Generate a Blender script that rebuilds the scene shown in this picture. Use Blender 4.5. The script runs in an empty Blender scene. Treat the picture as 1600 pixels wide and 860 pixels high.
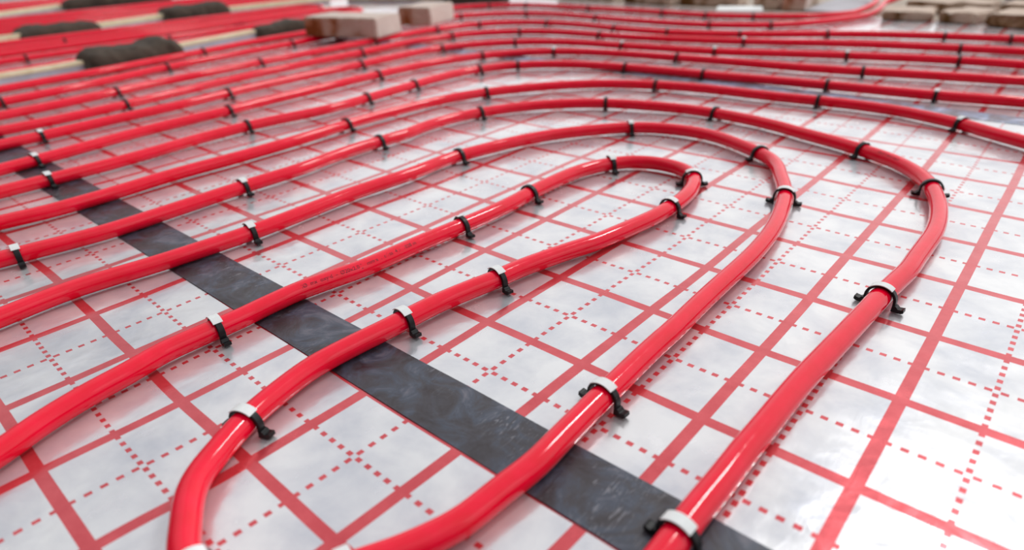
import bpy, bmesh, math, random
import numpy as np
from mathutils import Vector, Matrix, noise

C = bpy.context.scene.collection
sc = bpy.context.scene
random.seed(7)
PI = math.pi

# ------------------------------------------------------------------ camera
cam_data = bpy.data.cameras.new('camera')
cam = bpy.data.objects.new('camera', cam_data)
C.objects.link(cam)
sc.camera = cam
CAM = Vector((0.32696, -0.33289, 0.29411))
RM = Matrix(((0.755825, -0.285264, 0.589366), (0.653809, 0.377625, -0.655693), (-0.035514, 0.880922, 0.471927)))
cam.matrix_world = Matrix.Translation(CAM) @ RM.to_4x4()
cam_data.sensor_fit = 'HORIZONTAL'
cam_data.sensor_width = 36.0
cam_data.lens = 1023.9 / 1600 * 36.0
cam_data.clip_start = 0.01
cam_data.clip_end = 60
cam_data.dof.use_dof = True
cam_data.dof.focus_distance = 0.555
cam_data.dof.aperture_fstop = 3.9

# ------------------------------------------------------------------ world and light
sc.view_settings.view_transform = 'Standard'
sc.view_settings.look = 'None'
sc.view_settings.gamma = 1
sc.view_settings.use_curve_mapping = False
sc.view_settings.exposure = 0.17

world = bpy.data.worlds.new('room_light')
sc.world = world
world.use_nodes = True
wn = world.node_tree.nodes; wl = world.node_tree.links
wn.clear()
wo = wn.new('ShaderNodeOutputWorld'); bg = wn.new('ShaderNodeBackground')
tc = wn.new('ShaderNodeTexCoord'); wno = wn.new('ShaderNodeTexNoise'); wr = wn.new('ShaderNodeValToRGB')
wno.inputs['Scale'].default_value = 1.6
wno.inputs['Detail'].default_value = 2
wr.color_ramp.elements[0].position = 0.36; wr.color_ramp.elements[0].color = (0.62, 0.63, 0.66, 1)
wr.color_ramp.elements[1].position = 0.64; wr.color_ramp.elements[1].color = (1.0, 1.0, 1.0, 1)
wl.new(tc.outputs['Generated'], wno.inputs['Vector']); wl.new(wno.outputs['Fac'], wr.inputs['Fac'])
wl.new(wr.outputs['Color'], bg.inputs['Color']); wl.new(bg.outputs[0], wo.inputs[0])
# the room is brightest overhead and on the far (window) side, dim behind the camera
dp = wn.new('ShaderNodeVectorMath'); dp.operation = 'DOT_PRODUCT'
dp.inputs[1].default_value = (-0.03, 0.82, 0.56)
mr = wn.new('ShaderNodeMapRange'); mr.interpolation_type = 'SMOOTHSTEP'
mr.inputs['From Min'].default_value = -0.25; mr.inputs['From Max'].default_value = 0.62
mr.inputs['To Min'].default_value = 0.14; mr.inputs['To Max'].default_value = 1.22
wl.new(tc.outputs['Generated'], dp.inputs[0]); wl.new(dp.outputs['Value'], mr.inputs['Value'])
# added dimming low on the left, shaped to darken the upper-left reflections
dq = wn.new('ShaderNodeVectorMath'); dq.operation = 'DOT_PRODUCT'
dq.inputs[1].default_value = (-0.97, 0.22, 0.10)
mq = wn.new('ShaderNodeMapRange'); mq.interpolation_type = 'SMOOTHSTEP'
mq.inputs['From Min'].default_value = 0.90; mq.inputs['From Max'].default_value = 0.98
mq.inputs['To Min'].default_value = 1.0; mq.inputs['To Max'].default_value = 0.5
mm = wn.new('ShaderNodeMath'); mm.operation = 'MULTIPLY'
wl.new(tc.outputs['Generated'], dq.inputs[0]); wl.new(dq.outputs['Value'], mq.inputs['Value'])
wl.new(mr.outputs[0], mm.inputs[0]); wl.new(mq.outputs[0], mm.inputs[1])
wl.new(mm.outputs[0], bg.inputs['Strength'])

def area(name, loc, target, sx, sy, power, col=(1, 1, 1)):
    l = bpy.data.lights.new(name, 'AREA'); l.shape = 'RECTANGLE'; l.size = sx; l.size_y = sy
    l.energy = power; l.color = col
    o = bpy.data.objects.new(name, l); C.objects.link(o); o.location = loc
    d = Vector(target) - Vector(loc)
    o.rotation_euler = d.to_track_quat('-Z', 'Y').to_euler()
    return o
area('window_light', (0.50, 2.7, 3.2), (0, 0.2, 0), 0.50, 0.62, 34, (1.0, 0.99, 0.97))
area('side_fill_light', (3.4, 1.2, 2.4), (0, 0.3, 0), 1.2, 1.6, 4, (0.97, 0.98, 1.0))  # weak fill lamp added on the right, no window known there

# ------------------------------------------------------------------ helpers
def tag(o, label=None, cat=None, group=None, kind=None):
    if label: o['label'] = label
    if cat: o['category'] = cat
    if group: o['group'] = group
    if kind: o['kind'] = kind
    return o

def link_mesh(name, me, m=None, parent=None, smooth=False):
    if m is not None: me.materials.append(m)
    if smooth:
        me.polygons.foreach_set('use_smooth', [True] * len(me.polygons))
    o = bpy.data.objects.new(name, me); C.objects.link(o)
    if parent: o.parent = parent
    return o

def bm_obj(name, bm, m, parent=None, smooth=False):
    bmesh.ops.recalc_face_normals(bm, faces=bm.faces)
    me = bpy.data.meshes.new(name); bm.to_mesh(me); bm.free()
    return link_mesh(name, me, m, parent, smooth)

def empty(name, loc, rz=0):
    o = bpy.data.objects.new(name, None); C.objects.link(o)
    o.empty_display_size = 0.01
    o.location = loc; o.rotation_euler = (0, 0, rz)
    return o

class NT:
    def __init__(s, name):
        s.m = bpy.data.materials.new(name); s.m.use_nodes = True
        s.n = s.m.node_tree.nodes; s.l = s.m.node_tree.links
        s.n.clear()
        s.out = s.n.new('ShaderNodeOutputMaterial'); s.b = s.n.new('ShaderNodeBsdfPrincipled')
        s.l.new(s.b.outputs[0], s.out.inputs[0])
    def node(s, t, **kw):
        n = s.n.new(t)
        for k, v in kw.items(): setattr(n, k, v)
        return n
    def set(s, sock, v):
        if isinstance(v, bpy.types.NodeSocket): s.l.new(v, sock)
        else: sock.default_value = v
    def math(s, op, a, b=0.0, c=None):
        n = s.node('ShaderNodeMath', operation=op)
        s.set(n.inputs[0], a); s.set(n.inputs[1], b)
        if c is not None: s.set(n.inputs[2], c)
        return n.outputs[0]
    def noise(s, vec, scale, detail=3, rough=0.5, dist=0.0):
        n = s.node('ShaderNodeTexNoise')
        if vec is not None: s.l.new(vec, n.inputs['Vector'])
        n.inputs['Scale'].default_value = scale; n.inputs['Detail'].default_value = detail
        n.inputs['Roughness'].default_value = rough; n.inputs['Distortion'].default_value = dist
        return n.outputs['Fac']
    def ramp(s, fac, stops):
        n = s.node('ShaderNodeValToRGB'); e = n.color_ramp.elements
        while len(e) < len(stops): e.new(0.5)
        for i, (p, c) in enumerate(stops):
            e[i].position = p; e[i].color = (*c, 1) if len(c) == 3 else c
        s.l.new(fac, n.inputs['Fac']); return n.outputs['Color']
    def mix(s, fac, a, b):
        n = s.node('ShaderNodeMix', data_type='RGBA')
        s.set(n.inputs[0], fac)
        s.set(n.inputs[6], a if isinstance(a, bpy.types.NodeSocket) else (*a, 1))
        s.set(n.inputs[7], b if isinstance(b, bpy.types.NodeSocket) else (*b, 1))
        return n.outputs[2]
    def mapr(s, v, a, b, c, d):
        n = s.node('ShaderNodeMapRange'); s.set(n.inputs[0], v)
        for i, q in enumerate((a, b, c, d)): n.inputs[i + 1].default_value = q
        return n.outputs[0]
    def bump(s, h, strength, dist=0.001, prev=None):
        n = s.node('ShaderNodeBump'); n.inputs['Strength'].default_value = strength
        n.inputs['Distance'].default_value = dist
        s.l.new(h, n.inputs['Height'])
        if prev is not None: s.l.new(prev, n.inputs['Normal'])
        return n.outputs['Normal']
    def obj(s): return s.node('ShaderNodeTexCoord').outputs['Object']

# ------------------------------------------------------------------ materials
def mat_foil():
    t = NT('printed_aluminium_foil'); b = t.b
    uv = t.node('ShaderNodeUVMap'); uv.uv_map = 'grid'
    sp = t.node('ShaderNodeSeparateXYZ'); t.l.new(uv.outputs[0], sp.inputs[0])
    U, V = sp.outputs[0], sp.outputs[1]
    def frac(x): return t.math('FRACT', x)
    def band(x, w):        # 1 within w of an integer
        f = t.math('ABSOLUTE', t.math('SUBTRACT', frac(t.math('ADD', x, 0.5)), 0.5))
        return t.math('LESS_THAN', f, w)
    def dash(x, y):        # line at x = n + 0.5, broken along y with a period of 0.1
        on = band(t.math('ADD', x, 0.5), 0.019)
        f = t.math('ABSOLUTE', t.math('SUBTRACT', frac(t.math('MULTIPLY', y, 10.0)), 0.5))
        return t.math('MULTIPLY', on, t.math('LESS_THAN', f, 0.25))
    red = t.math('MAXIMUM', t.math('MAXIMUM', band(U, 0.046), band(V, 0.044)), t.math('MAXIMUM', dash(U, V), dash(V, U)))
    ob = t.obj()
    wear = t.noise(ob, 45, 4, 0.7)
    big = t.noise(ob, 17, 5, 0.6, 0.3)
    base = t.ramp(big, [(0.34, (0.57, 0.585, 0.63)), (0.48, (0.675, 0.68, 0.705)), (0.62, (0.77, 0.77, 0.775))])
    ink = t.mix(t.mapr(wear, 0.3, 0.75, 0, 1), (0.56, 0.045, 0.060), (0.70, 0.090, 0.105))
    t.l.new(t.mix(red, base, ink), b.inputs['Base Color'])
    t.set(b.inputs['Metallic'], t.mapr(red, 0, 1, 0.48, 0.42))
    t.l.new(t.mapr(t.noise(ob, 30, 4, 0.6), 0.3, 0.7, 0.14, 0.30), b.inputs['Roughness'])
    b.inputs['Coat Weight'].default_value = 0.35
    b.inputs['Coat Roughness'].default_value = 0.06
    vo = t.node('ShaderNodeTexVoronoi', feature='F1'); vo.inputs['Scale'].default_value = 38
    wv = t.node('ShaderNodeVectorMath', operation='ADD')
    nn = t.node('ShaderNodeTexNoise'); nn.inputs['Scale'].default_value = 14; nn.inputs['Detail'].default_value = 3
    t.l.new(ob, nn.inputs['Vector'])
    sc_ = t.node('ShaderNodeVectorMath', operation='SCALE'); sc_.inputs['Scale'].default_value = 0.12
    t.l.new(nn.outputs['Color'], sc_.inputs[0])
    t.l.new(ob, wv.inputs[0]); t.l.new(sc_.outputs[0], wv.inputs[1]); t.l.new(wv.outputs[0], vo.inputs['Vector'])
    n1 = t.bump(t.noise(ob, 16, 2, 0.5, 0.8), 0.22, 0.004)
    n2 = t.bump(vo.outputs['Distance'], 0.16, 0.0016, n1)
    st = t.node('ShaderNodeMapping'); st.inputs['Scale'].default_value = (1, 0.25, 1); st.inputs['Rotation'].default_value = (0, 0, 0.9)
    t.l.new(ob, st.inputs[0])
    n3 = t.bump(t.noise(st.outputs[0], 120, 3, 0.6, 1.5), 0.16, 0.0005, n2)
    t.l.new(n3, b.inputs['Normal'])
    return t.m

def mat_pipe():
    t = NT('red_pipe_plastic'); b = t.b; ob = t.obj()
    c = t.ramp(t.noise(ob, 60, 3, 0.6), [(0.3, (0.90, 0.0, 0.022)), (0.7, (1.0, 0.0, 0.036))])
    t.l.new(c, b.inputs['Base Color'])
    t.l.new(t.mapr(t.noise(ob, 120, 3, 0.6), 0.35, 0.75, 0.05, 0.13), b.inputs['Roughness'])
    b.inputs['Specular IOR Level'].default_value = 0.42
    return t.m

def mat_simple(name, col, rough, spec=0.5, var=0.15, scale=40, bump=0.0, metallic=0.0):
    t = NT(name); b = t.b; ob = t.obj()
    lo = tuple(x * (1 - var) for x in col); hi = tuple(min(1, x * (1 + var)) for x in col)
    t.l.new(t.ramp(t.noise(ob, scale, 4, 0.6), [(0.3, lo), (0.7, hi)]), b.inputs['Base Color'])
    b.inputs['Roughness'].default_value = rough; b.inputs['Specular IOR Level'].default_value = spec
    b.inputs['Metallic'].default_value = metallic
    if bump: t.l.new(t.bump(t.noise(ob, scale * 2, 4, 0.6), bump, 0.002), b.inputs['Normal'])
    return t.m

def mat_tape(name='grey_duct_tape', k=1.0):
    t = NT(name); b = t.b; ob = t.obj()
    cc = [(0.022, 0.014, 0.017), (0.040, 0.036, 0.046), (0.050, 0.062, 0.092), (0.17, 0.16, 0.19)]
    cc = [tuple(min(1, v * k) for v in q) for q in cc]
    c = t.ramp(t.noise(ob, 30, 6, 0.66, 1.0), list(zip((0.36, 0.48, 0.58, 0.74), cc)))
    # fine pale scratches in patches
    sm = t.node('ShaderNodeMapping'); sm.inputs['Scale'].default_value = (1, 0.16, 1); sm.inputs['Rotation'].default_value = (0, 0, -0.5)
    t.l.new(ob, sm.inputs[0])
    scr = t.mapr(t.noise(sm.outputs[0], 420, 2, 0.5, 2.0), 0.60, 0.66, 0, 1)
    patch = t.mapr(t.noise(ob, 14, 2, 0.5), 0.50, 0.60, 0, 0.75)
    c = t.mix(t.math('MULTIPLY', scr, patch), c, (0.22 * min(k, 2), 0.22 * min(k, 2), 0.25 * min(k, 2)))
    t.l.new(c, b.inputs['Base Color'])
    t.l.new(t.mapr(t.noise(ob, 55, 4, 0.6), 0.3, 0.7, 0.28, 0.55), b.inputs['Roughness'])
    b.inputs['Specular IOR Level'].default_value = 0.55
    n1 = t.bump(t.noise(ob, 30, 4, 0.6, 1.2), 0.5, 0.0015)
    t.l.new(t.bump(t.noise(ob, 220, 3, 0.6), 0.3, 0.0003, n1), b.inputs['Normal'])
    return t.m

def mat_brick(name='fired_clay_brick', cols=((0.28, 0.075, 0.018), (0.47, 0.19, 0.095), (0.62, 0.37, 0.27)), dusty=(0.76, 0.66, 0.59), scale=14):
    t = NT(name); b = t.b; ob = t.obj()
    clay = t.ramp(t.noise(ob, scale, 4, 0.65, 0.4), list(zip((0.38, 0.5, 0.62), cols)))
    dust = t.ramp(t.noise(ob, 7, 3, 0.6), [(0.50, (0, 0, 0)), (0.62, (1, 1, 1))])
    # mortar dust left on the bed face and on one end
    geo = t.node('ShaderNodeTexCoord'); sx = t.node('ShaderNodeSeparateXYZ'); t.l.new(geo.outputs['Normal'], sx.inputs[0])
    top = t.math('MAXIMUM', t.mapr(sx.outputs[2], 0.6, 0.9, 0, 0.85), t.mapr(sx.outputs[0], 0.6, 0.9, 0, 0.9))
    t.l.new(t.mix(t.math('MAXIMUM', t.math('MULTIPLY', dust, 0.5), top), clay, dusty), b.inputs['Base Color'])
    b.inputs['Roughness'].default_value = 0.85; b.inputs['Specular IOR Level'].default_value = 0.2
    t.l.new(t.bump(t.noise(ob, 90, 4, 0.6), 0.5, 0.003), b.inputs['Normal'])
    return t.m

def mat_wood():
    t = NT('raw_pine'); b = t.b; ob = t.obj()
    mp = t.node('ShaderNodeMapping'); mp.inputs['Scale'].default_value = (60, 3, 60)
    t.l.new(ob, mp.inputs[0])
    t.l.new(t.ramp(t.noise(mp.outputs[0], 1, 4, 0.6), [(0.3, (0.80, 0.66, 0.40)), (0.7, (0.95, 0.85, 0.62))]), b.inputs['Base Color'])
    b.inputs['Roughness'].default_value = 0.6
    return t.m

M = {
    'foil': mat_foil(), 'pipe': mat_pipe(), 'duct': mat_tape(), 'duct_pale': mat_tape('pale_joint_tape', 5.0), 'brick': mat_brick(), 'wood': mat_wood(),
    'clip': mat_simple('black_clip_plastic', (0.004, 0.004, 0.005), 0.38, 0.35, 0.2, 60),
    'scrap': mat_simple('white_paper_tape', (0.86, 0.88, 0.87), 0.55, 0.3, 0.05, 200),
    'ink': mat_simple('dark_print', (0.16, 0.006, 0.02), 0.5, 0.3, 0.1),
    'mortar': mat_simple('wet_mortar', (0.075, 0.055, 0.040), 0.75, 0.3, 0.35, 25, 0.8),
    'screed': mat_simple('dusty_screed', (0.50, 0.42, 0.35), 0.9, 0.2, 0.2, 6, 0.4),
    'stone': mat_brick('sandstone', ((0.14, 0.065, 0.018), (0.34, 0.20, 0.11), (0.55, 0.40, 0.30)), (0.68, 0.55, 0.46), 16),
    'profile': mat_simple('lilac_grey_profile', (0.50, 0.48, 0.55), 0.5, 0.4, 0.12, 30),
    'white': mat_simple('white_board', (0.90, 0.92, 0.90), 0.5, 0.4, 0.04, 20),
    'grey': mat_simple('grey_sheet', (0.42, 0.40, 0.43), 0.5, 0.4, 0.2, 9, 0.3),
    'speck': mat_simple('brown_grit', (0.16, 0.11, 0.08), 0.9, 0.2, 0.3, 200),
}
PIPES = {
    1: [(-0.0554,-0.5529), (-0.0708,-0.5054), (-0.0862,-0.4578), (-0.1016,-0.4102), (-0.1170,-0.3627), (-0.1324,-0.3151), (-0.1434,-0.2867), (-0.1510,-0.2578), (-0.1558,-0.2268), (-0.1615,-0.1978), (-0.1614,-0.1673), (-0.1604,-0.1367), (-0.1616,-0.1065), (-0.1614,-0.0764), (-0.1566,-0.0461), (-0.1513,-0.0160), (-0.1498,0.0140), (-0.1489,0.0444), (-0.1475,0.0747), (-0.1454,0.1051), (-0.1435,0.1355), (-0.1428,0.1659), (-0.1436,0.1962), (-0.1458,0.2264), (-0.1472,0.2569), (-0.1474,0.2874), (-0.1459,0.3178), (-0.1400,0.3477), (-0.1276,0.3761), (-0.1082,0.3996), (-0.0812,0.4122), (-0.0495,0.4121), (-0.0224,0.3984), (-0.0064,0.3731), (0.0033,0.3439), (0.0078,0.3136), (0.0085,0.2830), (0.0075,0.2529), (0.0033,0.2226), (-0.0016,0.1926), (-0.0072,0.1630), (-0.0161,0.1337), (-0.0240,0.1045), (-0.0308,0.0746), (-0.0348,0.0450), (-0.0408,0.0150), (-0.0455,-0.0151), (-0.0474,-0.0453), (-0.0490,-0.0756), (-0.0512,-0.1059), (-0.0513,-0.1366), (-0.0456,-0.1661), (-0.0369,-0.1953), (-0.0240,-0.2223), (-0.0071,-0.2482), (0.0178,-0.2654), (0.0461,-0.2779), (0.0765,-0.2748), (0.1003,-0.2557), (0.1120,-0.2271), (0.1254,-0.1998), (0.1348,-0.1710), (0.1373,-0.1405), (0.1393,-0.1102), (0.1375,-0.0799), (0.1358,-0.0496), (0.1347,-0.0192), (0.1334,0.0111), (0.1325,0.0415), (0.1323,0.0719), (0.1310,0.1022), (0.1299,0.1325), (0.1293,0.1629), (0.1289,0.1933), (0.1280,0.2237), (0.1259,0.2540), (0.1224,0.2842), (0.1173,0.3141), (0.1106,0.3438), (0.1028,0.3731), (0.0932,0.4020), (0.0807,0.4298), (0.0667,0.4569), (0.0529,0.4840), (0.0353,0.5081), (0.0110,0.5270), (-0.0160,0.5425), (-0.0434,0.5559), (-0.0710,0.5662), (-0.1010,0.5700), (-0.1321,0.5673), (-0.1616,0.5593), (-0.1884,0.5458), (-0.2113,0.5266), (-0.2316,0.5038), (-0.2501,0.4793), (-0.2669,0.4535), (-0.2811,0.4265), (-0.2926,0.3984), (-0.3013,0.3697), (-0.3081,0.3404), (-0.3147,0.3102), (-0.3201,0.2795), (-0.3215,0.2495), (-0.3196,0.2200), (-0.3188,0.1899), (-0.3203,0.1591), (-0.3221,0.1284), (-0.3228,0.0981), (-0.3216,0.0680), (-0.3199,0.0377), (-0.3185,0.0073), (-0.3177,-0.0230), (-0.3187,-0.0534), (-0.3209,-0.0838), (-0.3233,-0.1140), (-0.3270,-0.1441), (-0.3321,-0.1741), (-0.3355,-0.2044), (-0.3343,-0.2346), (-0.3311,-0.2648), (-0.3275,-0.3147), (-0.3238,-0.3645), (-0.3202,-0.4144), (-0.3166,-0.4643), (-0.3130,-0.5141)],
    3: [(0.2278,-0.3650), (0.2282,-0.3150), (0.2285,-0.2650), (0.2289,-0.2150), (0.2293,-0.1650), (0.2296,-0.1150), (0.2295,-0.0844), (0.2301,-0.0538), (0.2303,-0.0233), (0.2311,0.0073), (0.2317,0.0379), (0.2328,0.0685), (0.2347,0.0990), (0.2368,0.1296), (0.2388,0.1601), (0.2408,0.1906), (0.2427,0.2211), (0.2455,0.2516), (0.2482,0.2822), (0.2483,0.3126), (0.2486,0.3432), (0.2486,0.3739), (0.2464,0.4044), (0.2419,0.4347), (0.2353,0.4647), (0.2264,0.4940), (0.2152,0.5225), (0.1997,0.5489), (0.1803,0.5724), (0.1575,0.5922), (0.1306,0.6078), (0.1027,0.6209), (0.0744,0.6324), (0.0450,0.6427), (0.0162,0.6530), (-0.0110,0.6638), (-0.0404,0.6725), (-0.0707,0.6792), (-0.1011,0.6840), (-0.1314,0.6866), (-0.1617,0.6866), (-0.1923,0.6834), (-0.2228,0.6775), (-0.2527,0.6696), (-0.2813,0.6609), (-0.3094,0.6495), (-0.3364,0.6351), (-0.3613,0.6175), (-0.3841,0.5971), (-0.4048,0.5745), (-0.4232,0.5498), (-0.4392,0.5233), (-0.4524,0.4953), (-0.4629,0.4661), (-0.4703,0.4360), (-0.4744,0.4054), (-0.4752,0.3750), (-0.4729,0.3462), (-0.4677,0.3204), (-0.4681,0.2893), (-0.4701,0.2569), (-0.4708,0.2255), (-0.4696,0.1951), (-0.4658,0.1656), (-0.4613,0.1364), (-0.4591,0.1060), (-0.4596,0.0745), (-0.4597,0.0438), (-0.4588,0.0136), (-0.4574,-0.0168), (-0.4561,-0.0476), (-0.4549,-0.0784), (-0.4536,-0.1086), (-0.4548,-0.1389), (-0.4592,-0.1694), (-0.4646,-0.1996), (-0.4698,-0.2297), (-0.4785,-0.2789), (-0.4872,-0.3281), (-0.4959,-0.3774), (-0.5046,-0.4266), (-0.5134,-0.4759)],
    4: [(0.4883,0.6363), (0.4460,0.6628), (0.4036,0.6894), (0.3613,0.7160), (0.3189,0.7426), (0.2766,0.7691), (0.2361,0.7930), (0.1999,0.8173), (0.1559,0.8365), (0.1125,0.8505), (0.0666,0.8570), (0.0203,0.8573), (-0.0259,0.8535), (-0.0723,0.8480), (-0.1183,0.8448), (-0.1640,0.8431), (-0.2095,0.8407), (-0.2552,0.8340), (-0.3004,0.8225), (-0.3442,0.8068), (-0.3856,0.7881), (-0.4249,0.7636), (-0.4598,0.7335), (-0.4905,0.6992), (-0.5176,0.6619), (-0.5423,0.6221), (-0.5629,0.5801), (-0.5778,0.5364), (-0.5870,0.4915), (-0.5917,0.4459), (-0.5941,0.4000), (-0.5956,0.3531), (-0.5955,0.3062), (-0.5913,0.2611), (-0.5872,0.2156), (-0.5850,0.1688), (-0.5839,0.1226), (-0.5842,0.0765), (-0.5860,0.0300), (-0.5854,-0.0164), (-0.5811,-0.0619), (-0.5784,-0.1080), (-0.5800,-0.1541), (-0.5875,-0.1998), (-0.5924,-0.2496), (-0.5974,-0.2993), (-0.6023,-0.3491), (-0.6073,-0.3988), (-0.6122,-0.4486)],
    5: [(0.495,1.055), (0.446,1.046), (0.396,1.038), (0.347,1.030), (0.297,1.022), (0.248,1.013), (0.203,1.006), (0.157,0.998), (0.112,0.992), (0.066,0.988), (0.020,0.985), (-0.026,0.981), (-0.072,0.977), (-0.118,0.973), (-0.163,0.968), (-0.209,0.962), (-0.255,0.957), (-0.301,0.953), (-0.347,0.949), (-0.393,0.945), (-0.439,0.940), (-0.485,0.933), (-0.530,0.923), (-0.574,0.909), (-0.615,0.889), (-0.653,0.862), (-0.686,0.830), (-0.711,0.791), (-0.728,0.748), (-0.736,0.704), (-0.738,0.658), (-0.736,0.612), (-0.732,0.566), (-0.728,0.519), (-0.724,0.472), (-0.719,0.427), (-0.714,0.383), (-0.713,0.337), (-0.719,0.291), (-0.727,0.244), (-0.732,0.198), (-0.732,0.153), (-0.729,0.106), (-0.723,0.062), (-0.717,0.016), (-0.713,-0.030), (-0.712,-0.076), (-0.712,-0.122), (-0.712,-0.168), (-0.712,-0.218), (-0.712,-0.268), (-0.712,-0.318), (-0.712,-0.368), (-0.712,-0.418)],
    6: [(0.474,1.233), (0.425,1.224), (0.375,1.215), (0.326,1.206), (0.277,1.197), (0.228,1.188), (0.182,1.179), (0.137,1.171), (0.091,1.162), (0.045,1.153), (0.000,1.143), (-0.045,1.133), (-0.091,1.125), (-0.137,1.118), (-0.183,1.114), (-0.229,1.111), (-0.275,1.108), (-0.321,1.104), (-0.368,1.099), (-0.415,1.093), (-0.461,1.087), (-0.507,1.082), (-0.553,1.075), (-0.598,1.066), (-0.643,1.054), (-0.686,1.037), (-0.726,1.014), (-0.763,0.986), (-0.795,0.952), (-0.822,0.914), (-0.843,0.873), (-0.860,0.829), (-0.872,0.784), (-0.879,0.739), (-0.882,0.693), (-0.884,0.646), (-0.884,0.599), (-0.883,0.553), (-0.881,0.507), (-0.878,0.461), (-0.877,0.414), (-0.875,0.367), (-0.873,0.320), (-0.869,0.274), (-0.865,0.230), (-0.864,0.183), (-0.862,0.136), (-0.859,0.089), (-0.853,0.043), (-0.845,-0.002), (-0.837,-0.047), (-0.830,-0.094), (-0.824,-0.140), (-0.818,-0.189), (-0.811,-0.239), (-0.804,-0.289), (-0.798,-0.338), (-0.791,-0.388)],
    7: [(0.458,1.369), (0.408,1.366), (0.358,1.362), (0.309,1.359), (0.259,1.355), (0.209,1.352), (0.162,1.350), (0.116,1.346), (0.070,1.339), (0.025,1.329), (-0.021,1.318), (-0.066,1.306), (-0.111,1.294), (-0.155,1.280), (-0.200,1.266), (-0.244,1.251), (-0.288,1.235), (-0.333,1.220), (-0.378,1.208), (-0.422,1.200), (-0.467,1.194), (-0.514,1.188), (-0.561,1.181), (-0.609,1.175), (-0.655,1.171), (-0.701,1.166), (-0.746,1.158), (-0.790,1.146), (-0.833,1.128), (-0.874,1.105), (-0.911,1.076), (-0.944,1.043), (-0.972,1.005), (-0.995,0.964), (-1.013,0.920), (-1.022,0.875), (-1.024,0.831), (-1.024,0.785), (-1.023,0.737), (-1.021,0.690), (-1.019,0.644), (-1.017,0.598), (-1.017,0.550), (-1.018,0.503), (-1.017,0.456), (-1.015,0.410), (-1.012,0.363), (-1.008,0.316), (-1.002,0.271), (-0.996,0.225), (-0.992,0.179), (-0.990,0.132), (-0.989,0.084), (-0.986,0.038), (-0.982,-0.008), (-0.979,-0.054), (-0.977,-0.101), (-0.974,-0.151), (-0.971,-0.201), (-0.968,-0.251), (-0.965,-0.301), (-0.962,-0.351)],
    8: [(0.438,1.548), (0.388,1.541), (0.339,1.534), (0.289,1.528), (0.239,1.521), (0.190,1.514), (0.144,1.508), (0.099,1.501), (0.053,1.495), (0.008,1.488), (-0.037,1.480), (-0.083,1.471), (-0.127,1.460), (-0.171,1.447), (-0.215,1.432), (-0.258,1.416), (-0.301,1.400), (-0.344,1.384), (-0.387,1.369), (-0.431,1.356), (-0.475,1.344), (-0.520,1.333), (-0.565,1.322), (-0.611,1.313), (-0.657,1.306), (-0.703,1.301), (-0.749,1.298), (-0.794,1.296), (-0.839,1.294), (-0.884,1.289), (-0.929,1.280), (-0.972,1.265), (-1.014,1.245), (-1.052,1.219), (-1.086,1.187), (-1.114,1.151), (-1.136,1.111), (-1.152,1.068), (-1.163,1.023), (-1.170,0.978), (-1.172,0.931), (-1.171,0.886), (-1.167,0.840), (-1.163,0.795), (-1.159,0.750), (-1.158,0.703), (-1.157,0.656), (-1.155,0.610), (-1.152,0.564), (-1.149,0.519), (-1.146,0.472), (-1.141,0.426), (-1.134,0.381), (-1.127,0.336), (-1.119,0.291), (-1.111,0.245), (-1.103,0.200), (-1.096,0.154), (-1.089,0.109), (-1.084,0.064), (-1.081,0.018), (-1.081,-0.029), (-1.082,-0.075), (-1.083,-0.125), (-1.083,-0.175), (-1.084,-0.225), (-1.084,-0.275), (-1.085,-0.325)],
    9: [(0.416,1.729), (0.367,1.722), (0.318,1.714), (0.268,1.706), (0.219,1.698), (0.169,1.691), (0.124,1.684), (0.078,1.676), (0.032,1.668), (-0.013,1.659), (-0.059,1.648), (-0.103,1.636), (-0.147,1.621), (-0.191,1.604), (-0.233,1.584), (-0.274,1.563), (-0.314,1.541), (-0.354,1.519), (-0.395,1.498), (-0.438,1.479), (-0.481,1.462), (-0.526,1.448), (-0.571,1.436), (-0.617,1.428), (-0.663,1.423), (-0.710,1.421), (-0.757,1.422), (-0.803,1.425), (-0.849,1.431), (-0.894,1.436), (-0.940,1.440), (-0.986,1.440), (-1.033,1.436), (-1.078,1.427), (-1.121,1.413), (-1.161,1.393), (-1.198,1.365), (-1.229,1.331), (-1.255,1.292), (-1.274,1.250), (-1.287,1.207), (-1.296,1.161), (-1.301,1.115), (-1.303,1.068), (-1.302,1.021), (-1.300,0.975), (-1.297,0.929), (-1.294,0.883), (-1.291,0.836), (-1.289,0.789), (-1.286,0.743), (-1.284,0.696), (-1.282,0.650), (-1.280,0.603), (-1.278,0.556), (-1.274,0.511), (-1.270,0.466), (-1.266,0.420), (-1.262,0.373), (-1.260,0.326), (-1.256,0.279), (-1.250,0.234), (-1.241,0.189), (-1.233,0.144), (-1.226,0.099), (-1.220,0.052), (-1.216,0.006), (-1.214,-0.041), (-1.210,-0.091), (-1.207,-0.141), (-1.204,-0.191), (-1.200,-0.241), (-1.197,-0.291)],
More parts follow.
